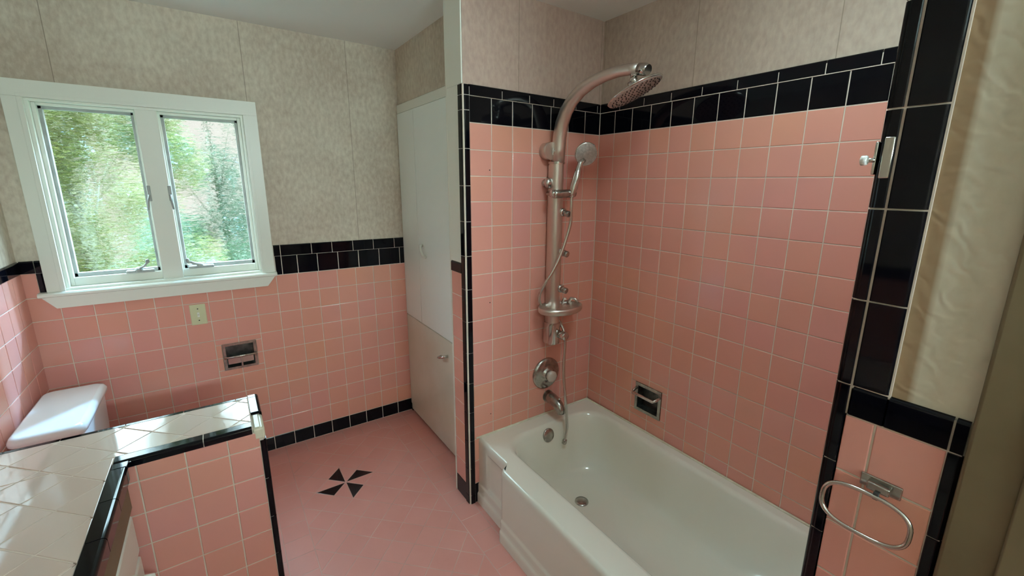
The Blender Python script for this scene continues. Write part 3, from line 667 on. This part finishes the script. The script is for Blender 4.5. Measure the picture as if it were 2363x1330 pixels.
k.tube([(cxp-.038, -.03, 1.556), (cxp-.04, -.10, 1.556)], .010, M_BRUSH, 12); k.tube([(cxp+.036, -.03, 1.556), (cxp+.038, -.10, 1.556)], .010, M_BRUSH, 12)
k.lathe((cxp-.058, -.101, 1.556), (-1, 0, 0), [(0, .017), (.006, .018), (.016, .016), (.018, .001)], M_CHROME, 20); k.build('slide_bracket', sp_)
# soap shelf
k = MB(); r_ = []
def dish(sx, sy, z, dy=0): return [(cxp+.012+sx*math.cos(a), -.092+dy+sy*math.sin(a), z) for a in [2*math.pi*i/48 for i in range(48)]]
k.loft([dish(.108, .072, .976), dish(.118, .08, .972), dish(.124, .084, .978), dish(.126, .086, .99), dish(.125, .085, 1.002), dish(.118, .079, 1.003), dish(.112, .074, .994), dish(.10, .066, .986), dish(.03, .02, .985)], M_BRUSH, True, True)
ds = k.build('soap_shelf', sp_)
k = MB(); k.tube([(cxp+.10, -.05, .995), (cxp+.112, -.058, 1.018), (cxp+.125, -.075, 1.016), (cxp+.134, -.09, 1.004)], .008, M_BRUSH, 12); k.tube([(cxp+.075, -.03, .995), (cxp+.083, -.036, 1.016), (cxp+.092, -.045, 1.014)], .006, M_BRUSH, 12); k.build('hook', ds)

hs = thing('hand_shower', (-.285, -.12, 1.56), 'chrome hand shower hanging in the column bracket', 'hand shower')
hc = Vector((-.216, -.135, 1.742)); nx = Vector((-.45, -.85, -.28)).normalized()
k = MB(); k.lathe(hc, nx, [(-.026, .012), (-.02, .030), (-.008, .050), (.004, .0555), (.009, .055), (.010, .051)], M_CHROME, 40, False); k.lathe(hc, nx, [(-.026, .012), (-.027, .001)], M_CHROME, 40, False)
k.build('shower_head', hs)
k = MB(); k.lathe(hc, nx, [(.0095, .0515), (.0105, .049), (.0105, .03), (.012, .028), (.012, .001)], M_NOZ, 40, False); k.build('spray_face', hs)
k = MB(); k.tube([hc-nx*.012+Vector((-.010, 0, -.028)), (-.236, -.120, 1.70), (-.249, -.124, 1.675), (-.262, -.126, 1.63), (-.275, -.124, 1.585), (-.282, -.122, 1.556), (-.284, -.121, 1.54)], [.016, .0135, .0135, .0185, .0185, .014, .0115], M_CHROME, 18); k.build('handle', hs)
def spline(pts, n=8):
    P_ = [Vector(p) for p in pts]; P_ = [P_[0]*2-P_[1]]+P_+[P_[-1]*2-P_[-2]]; out = []
    for i in range(1, len(P_)-2):
        for k_ in range(n):
            t_ = k_/n; a, b, c_, d = P_[i-1:i+3]
            out.append(.5*((2*b)+(c_-a)*t_+(2*a-5*b+4*c_-d)*t_*t_+(-a+3*b-3*c_+d)*t_**3))
    out.append(P_[-2]); return out
k = MB(); k.tube(spline([(-.284, -.121, 1.545), (-.284, -.122, 1.49), (-.282, -.118, 1.42), (-.300, -.112, 1.345), (-.332, -.108, 1.262), (-.372, -.10, 1.185), (-.402, -.085, 1.13), (-.418, -.065, 1.08), (-.405, -.04, 1.03), (-.37, -.018, .99), (-.33, -.014, .965), (-.293, -.020, .945), (-.283, -.055, .905), (-.277, -.088, .86), (-.276, -.10, .80), (-.288, -.11, .663), (-.2945, -.13, .549), (-.294, -.145, .458), (-.290, -.15, .383), (-.289, -.152, .332), (-.296, -.152, .288), (-.300, -.152, .268)]), .0080, M_CHROME, 12); k.build('hose', hs)
k = MB(); k.lathe((-.2995, -.152, .275), (-.18, 0, -1), [(0, .0095), (.006, .0135), (.024, .0135), (.028, .0105), (.0282, .001)], M_DULL, 6); k.build('hose_nut', hs)

# recessed soap dish on the long wall
sd = thing('soap_dish', (-.0066, -.4375, .5375), 'recessed chrome soap dish with grab bar in the long tub wall', 'soap dish')
def recess(mb, O, U, V, N, w_, h_, d_, fr, m, mi):
    O, U, V, N = map(Vector, (O, U, V, N))
    def bx(u0, v0, u1, v1, n0, n1, mm): mb.poly([O+U*a+V*b+N*n0 for a, b in rect(u0, v0, u1, v1)], N*(n1-n0), mm)
    a, b = w_/2, h_/2
    bx(-a, b-fr, a, b, -.001, .004, m); bx(-a, -b, a, -b+fr, -.001, .004, m); bx(-a, -b+fr, -a+fr, b-fr, -.001, .004, m); bx(a-fr, -b+fr, a, b-fr, -.001, .004, m)
    i, j_ = a-fr, b-fr
    bx(-i-.002, -j_-.002, i+.002, j_+.002, -d_-.002, -d_, mi)
    bx(-i-.002, j_, i+.002, j_+.002, -d_, 0, mi); bx(-i-.002, -j_-.002, i+.002, -j_, -d_, 0, mi); bx(-i-.002, -j_, -i, j_, -d_, 0, mi); bx(i, -j_, i+.002, j_, -d_, 0, mi)
k = MB(); recess(k, (-.0066, -.4375, .5375), -Y, Z, -X, .158, .152, .045, .016, M_DULL, M_INNER); k.build('housing', sd)
k = MB(); k.tube([(-.006, -.367, .585), (-.035, -.367, .575), (-.050, -.373, .569), (-.050, -.50, .569), (-.035, -.508, .575), (-.006, -.508, .585)], [.008, .008, .0075, .0075, .008, .008], M_CHROME, 14); k.build('grab_bar', sd)
# the soap dish and paper holder sit in real recesses cut in the walls
def cut_recess(wall, lo, hi):
    c_ = MB(); c_.box(lo, hi, M_DARK); co = c_.build('cutter'); md = wall.modifiers.new('recess', 'BOOLEAN'); md.object = co; md.operation = 'DIFFERENCE'; md.solver = 'EXACT'
    dg = bpy.context.evaluated_depsgraph_get(); dg.update(); me = bpy.data.meshes.new_from_object(wall.evaluated_get(dg))
    wall.modifiers.clear(); wall.data = me; bpy.data.objects.remove(co)
cut_recess(wall_right, (-.01, -.513, .466), (.055, -.362, .609))
tp = thing('toilet_paper_holder', (-1.66, YW-.0066, .642), 'empty recessed chrome toilet paper holder below the light switch', 'paper holder')
k = MB(); recess(k, (-1.66, YW-.0066, .642), X, Z, -Y, .158, .152, .05, .013, M_DULL, M_INNER); k.build('housing', tp)
k = MB(); k.tube([(-1.736, YW-.018, .640), (-1.582, YW-.018, .640)], .0065, M_CHROME, 14); k.tube([(-1.732, YW-.006, .640), (-1.732, YW-.018, .640)], .005, M_CHROME, 10); k.tube([(-1.588, YW-.006, .640), (-1.588, YW-.018, .640)], .005, M_CHROME, 10); k.build('roller_bar', tp)
k = MB(); k.box((-1.662, YW-.014, .578), (-1.652, YW-.008, .638), M_CHROME, .002); k.box((-1.722, YW+.005, .592), (-1.598, YW+.008, .632), M_CHROME, .001); k.build('clip', tp)
sw = thing('light_switch', (-1.819, YW-.0066, .907), 'ivory wall plate with toggle switch under the window', 'switch')
k = MB(); k.box((-1.853, YW-.0125, .8525), (-1.785, YW-.0067, .963), M_PLATE, .003); k.build('plate', sw)
k = MB(); k.box((-1.824, YW-.0145, .894), (-1.814, YW-.012, .920), M_WHITE, .001); k.tube([(-1.819, YW-.012, .908), (-1.819, YW-.024, .916)], [.0045, .0035], M_WHITE, 10)
for z in (.939, .876): k.lathe((-1.819, YW-.0123, z), (0, -1, 0), [(0, .0032), (.001, .0032), (.0013, .001)], M_DARK, 10)
k.build('toggle', sw)
# towel ring on the jamb
tr_ = thing('towel_ring', (JX-.0066, -1.53, 1.09), 'chrome towel ring on the pink tiles by the door casing', 'towel ring')
k = MB(); k.box((JX-.012, -1.558, 1.083), (JX-.0067, -1.500, 1.107), M_DULL, .002); k.box((JX-.024, -1.545, 1.086), (JX-.011, -1.512, 1.101), M_DULL, .003); k.build('mount', tr_)
k = MB(); k.box((JX-.030, -1.533, 1.076), (JX-.0235, -1.525, 1.089), M_DARK, .001); k.build('clip', tr_)
RC = None
k = MB(); ring = []
cyr, czr, ry, rz = -1.519, 1.044, .0625, .037
for i in range(49):
    a = 2*math.pi*i/48; ca, sa = math.cos(a), math.sin(a)
    e = .72; yy = cyr+ry*math.copysign(abs(ca)**e, ca); zz = czr+rz*math.copysign(abs(sa)**e, sa)
    ring.append((JX-.028-.012*(1-(zz-czr+rz)/(2*rz)), yy, zz))
k.tube(ring, .0040, M_CHROME, 12, False); k.build('ring', tr_)
# latch remains on the corner
ltc = thing('shower_door_catch', (JX, JY-.004, 1.64), 'small shiny catch on the black corner tiles by the tub', 'catch')
k = MB(); k.box((JX-.0125, JY+.0005, 1.612), (JX-.0083, JY-.0135, 1.676), M_CHROME, .002); k.box((JX-.0085, JY+.0075, 1.618), (JX+.008, JY+.0125, 1.67), M_CHROME, .002); k.build('strike_plate', ltc)
k = MB(); k.tube([(JX-.008, JY+.009, 1.641), (JX-.009, JY+.021, 1.641)], .0035, M_DULL, 12); k.lathe((JX-.009, JY+.019, 1.641), (0, 1, 0), [(0, .007), (.002, .008), (.008, .008), (.009, .006)], M_PORC, 16); k.build('stud', ltc)

# ================================================================== HALF WALL, COUNTERTOP, VANITY
ZC, YP, YB, XE, XV = .80, -.130, .138, -1.632, -1.975
w = MB(); w.box((XL, YP+.008, 0), (XE-.008, YB-.008, ZC-.012), WP_PLAIN); hw = struct(w.build('wall_half'))
t = MB(); O = Vector((0, YP+.008, 0)); xs = [XV-.19]+[-1.952+P*k for k in range(-1, 3)]+[-1.6485]
xs = [-2.17, -2.075, -1.965]+[-1.8495, -1.740]+[-1.6505]
slab(t, O, X, Z, -Y, -2.17, 0, -1.64, ZC-.022, M_GROUT)
rows_h = [.0]+[.612-P*k for k in range(5, -1, -1)]+[.612+P, ZC-.024]
tiles(t, O, X, Z, -Y, xs, rows_h, M_PINK)
O2 = Vector((0, YB-.008, 0)); slab(t, O2, -X, Z, Y, 1.64, 0, -XL-.0066, ZC-.022, M_GROUT); tiles(t, O2, -X, Z, Y, [1.6505+P*k for k in range(8)]+[-XL-.0066], rows_h, M_PINK)
O3 = Vector((XE-.008, 0, 0)); slab(t, O3, Y, Z, X, YP+.008, 0, YB-.008, ZC-.022, M_GROUT); tiles(t, O3, Y, Z, X, [YP+.008+.022, 0, YB-.03], rows_h, M_PINK)
t.build('pink_wall_tile', hw)
t = MB(); zz = [.0005]+[.154*k-.02 for k in range(1, 6)]; zz[-1] = ZC-.055
bullnose(t, (-1.6505, YP+.008, 0), Z, X, -Y, zz, .0185, t=.008)
bullnose(t, (XE-.008, YP+.030, 0), Z, -Y, X, zz, .030, t=.008)
bullnose(t, (XE-.008, YB-.030, 0), Z, Y, X, zz, .030, t=.008)
t.build('black_corner_tile', hw)

ct = thing('countertop', (-2.2, -.6, ZC), 'L-shaped vanity countertop in diagonal pale tiles with black edging', 'countertop')
t = MB(); t.box((XL+.0066, -1.62, ZC-.045), (XV-.045, YP+.008, ZC-.0012), M_GROUT); t.box((XL+.0066, YP+.0075, ZC-.0118), (XE-.034, YB-.018, ZC-.0012), M_GROUT)
O = Vector((0, 0, ZC-.0065)); hh_ = .0792; gx, gy = -2.173, -.058
for i in range(-24, 24):
    for j_ in range(-30, 24):
        if (i+j_) % 2 == 0: continue
        ux, uy = gx+i*hh_, gy+j_*hh_; pts = [(ux-hh_, uy), (ux, uy-hh_), (ux+hh_, uy), (ux, uy+hh_)]
        for q in (clip(pts, XL+.0066, -1.62, XV-.037, YP+.040), clip(pts, XL+.0066, YP+.040, XE-.034, YB-.022)):
            if q: tile(t, O, X, Y, Z, q, M_CTILE, tilt=.0006, gap=.0030)
t.build('tile_field', ct)
t = MB()
def edge_cap(O, L, A, cuts, w_, drop, m=M_BLACK, z=ZC):
    """edging tile: flat top, rounded nose and a drop face; A points outwards"""
    O, L, A = Vector(O), Vector(L), Vector(A); r = .010
    prof = [(0, -.010), (0, 0), (w_-r, 0)]+[(w_-r+r*math.sin(a), -r+r*math.cos(a)) for a in [k_*math.pi/12 for k_ in range(1, 7)]]+[(w_, -drop), (w_-.008, -drop), (w_-.008, -.010)]
    for a, b in zip(cuts, cuts[1:]): t.poly([O+L*(a+.0013)+A*p[0]+Z*p[1] for p in prof], L*(b-a-.0026), m)
edge_cap((XV-.037, 0, ZC), Y, X, [-1.62]+[-.165-.1545*k for k in range(9, -1, -1)], .037, .042)
t.box((XV-.036, -.164, ZC-.012), (XV+.0, -.132, ZC), M_BLACK, .002)
t.build('black_edging', ct); t = MB()
edge_cap((0, YP+.040, ZC), X, -Y, [XV-.037, -1.80, XE-.036], .040, .024)
t.build('black_edging', ct); t = MB()
edge_cap((0, YB-.022, ZC), X, Y, [XL+.0066]+[-2.32+.154*k for k in range(0, 5)]+[XE-.034], .022, .024)
t.build('black_edging', ct); t = MB()
edge_cap((XE-.033, 0, ZC), Y, X, [-.018, YB-.024, YB], .033, .030)
t.build('black_edging', ct)
t = MB(); t.box((XE-.035, YP+.001, ZC-.052), (XE-.001, -.020, ZC-.010), M_CREAM, .007, 3); t.box((XE-.030, YP+.004, ZC-.012), (XE-.012, -.026, ZC-.006), M_CREAM, .003)
o = t.build('bare_corner', ct); o['label'] = 'cream corner piece where the black tile is missing'

va = thing('vanity_cabinet', (-2.2, -.9, 0), 'white vanity cabinet under the tiled countertop', 'vanity')
k = MB(); k.box((XL+.03, -1.62, .10), (-2.01, YP-.001, ZC-.047), M_BROWN); k.box((-2.0095, -1.62, .645), (-1.990, YP-.001, ZC-.047), M_BROWN, .002); k.box((XL+.03, -1.62, .0), (-2.08, YP-.001, .10), M_DARK); k.build('carcass', va)
for i in range(3):
    y1 = -.160-.485*i; y0 = y1-.46
    d = MB(); d.box((-2.008, y0, .515), (-1.988, y1, .64), M_WHITE, .006, 3); do = d.build('drawer', va)
    kk = MB(); ym = (y0+y1)/2; kk.tube([(-1.988, ym-.04, .58), (-1.968, ym-.035, .58), (-1.962, ym, .58), (-1.968, ym+.035, .58), (-1.988, ym+.04, .58)], .005, M_WHITE, 10); kk.build('pull', do)
    d = MB(); d.box((-2.008, y0, .12), (-1.988, y1, .50), M_WHITE, .006, 3); do = d.build('door', va)
    kk = MB(); ym = y1-.03; kk.tube([(-1.988, ym, .36), (-1.968, ym, .365), (-1.962, ym, .40), (-1.966, ym, .44), (-1.988, ym, .445)], .0055, M_WHITE, 10); kk.build('pull', do)

# ================================================================== TOILET
to = thing('toilet', (-2.05, .70, 0), 'white toilet behind the half wall with its tank against the left wall', 'toilet')
def rr2(x0, y0, x1, y1, r, z, n=8):
    pts = []
    for cx_, cy_, a0 in ((x1-r, y1-r, 0), (x0+r, y1-r, 90), (x0+r, y0+r, 180), (x1-r, y0+r, 270)):
        for i in range(n): a = math.radians(a0+90*i/(n-1)); pts.append((cx_+r*math.cos(a), cy_+r*math.sin(a), z))
    return pts
k = MB(); k.loft([rr2(-2.385, .50, -2.21, .905, .03, .37), rr2(-2.39, .488, -2.202, .917, .03, .5), rr2(-2.39, .482, -2.198, .922, .03, .648)], M_PORC, True, True); k.build('tank', to, 50)
k = MB(); k.loft([rr2(-2.395, .474, -2.193, .93, .03, .6485), rr2(-2.398, .468, -2.187, .936, .034, .655), rr2(-2.398, .468, -2.187, .936, .034, .668), rr2(-2.392, .476, -2.194, .928, .032, .682), rr2(-2.384, .488, -2.206, .916, .030, .687)], M_PORC, True, True); k.build('tank_lid', to)
k = MB(); k.lathe((-2.197, .52, .60), (1, 0, 0), [(0, .012), (.01, .012), (.014, .006)], M_CHROME, 16); k.tube([(-2.185, .52, .60), (-2.18, .56, .596), (-2.18, .59, .592)], [.005, .006, .005], M_CHROME, 10); k.build('flush_lever', to)
def oval(x0, x1, hw_, z, n=40):
    c0 = (x0+x1)/2; return [(c0+(x1-x0)/2*math.cos(2*math.pi*i/n), .70+hw_*math.sin(2*math.pi*i/n)*(1-.12*math.cos(2*math.pi*i/n)), z) for i in range(n)]
k = MB(); k.loft([oval(-2.30, -1.90, .11, .0005), oval(-2.29, -1.90, .10, .04), oval(-2.27, -1.90, .095, .15), oval(-2.26, -1.80, .14, .27), oval(-2.24, -1.74, .178, .35), oval(-2.24, -1.73, .184, .38), oval(-2.22, -1.75, .165, .383), oval(-2.17, -1.80, .12, .32), oval(-2.1, -1.9, .06, .24)], M_PORC, True, True); k.box((-2.30, .60, .25), (-2.17, .80, .37), M_PORC, .01); k.build('bowl', to)
k = MB(); k.loft([oval(-2.20, -1.725, .185, .384), oval(-2.205, -1.72, .19, .392), oval(-2.20, -1.725, .186, .405), oval(-2.19, -1.74, .175, .409)], M_PORC, True, True); k.build('seat_lid', to)

# ================================================================== FILL LIGHTS ADDED TO BRIGHTEN THE ROOM (out of frame)
M_GLOW = mat('fill_frosted_glass', (.9, .88, .84), .4); bb = M_GLOW.node_tree.nodes['Principled BSDF']
bb.inputs['Emission Color'].default_value = (.74, 1.0, 1.02, 1); bb.inputs['Emission Strength'].default_value = FILL_STRENGTH
wl = thing('fill_light', (-1.15, FRONT, 1.95), 'long frosted fill light added behind the camera, out of view', 'fill light')
k = MB(); k.box((-1.55, FRONT+.0005, 1.90), (-.80, FRONT+.03, 2.0), M_CHROME, .004); k.build('base', wl)
k = MB(); k.tube([(-1.53, FRONT+.08, 1.95), (-.82, FRONT+.08, 1.95)], .045, M_GLOW, 20); k.build('diffuser', wl)
for x_ in (-1.545, -.819):
    k = MB(); k.box((x_, FRONT+.03, 1.92), (x_+.014, FRONT+.09, 1.98), M_CHROME, .003); k.build('bracket', wl)
k = MB(); k.box((-1.56, FRONT+.0005, 1.845), (-.795, FRONT+.29, 1.862), M_WHITE, .003); k.build('shelf', wl)  # unseen shelf added to keep the fill light off low surfaces
tl = thing('tub_fill_light', (-.66, -1.15, CEIL), 'round flush fill light added above the bathtub, out of view', 'ceiling light')  # added lamp that brightens the tub alcove
M_GLOW2 = M_GLOW.copy(); M_GLOW2.name = 'fill_dome_glass'; M_GLOW2.node_tree.nodes['Principled BSDF'].inputs['Emission Strength'].default_value = TUB_FILL_STRENGTH
k = MB(); k.lathe((-.66, -1.15, CEIL-.0005), (0, 0, -1), [(0, .145), (.018, .145), (.022, .135)], M_CHROME, 40); k.build('base', tl)
k = MB(); k.lathe((-.66, -1.15, CEIL-.022), (0, 0, -1), [(0, .13), (.02, .125), (.04, .10), (.052, .06), (.056, .001)], M_GLOW2, 40); k.build('diffuser', tl)
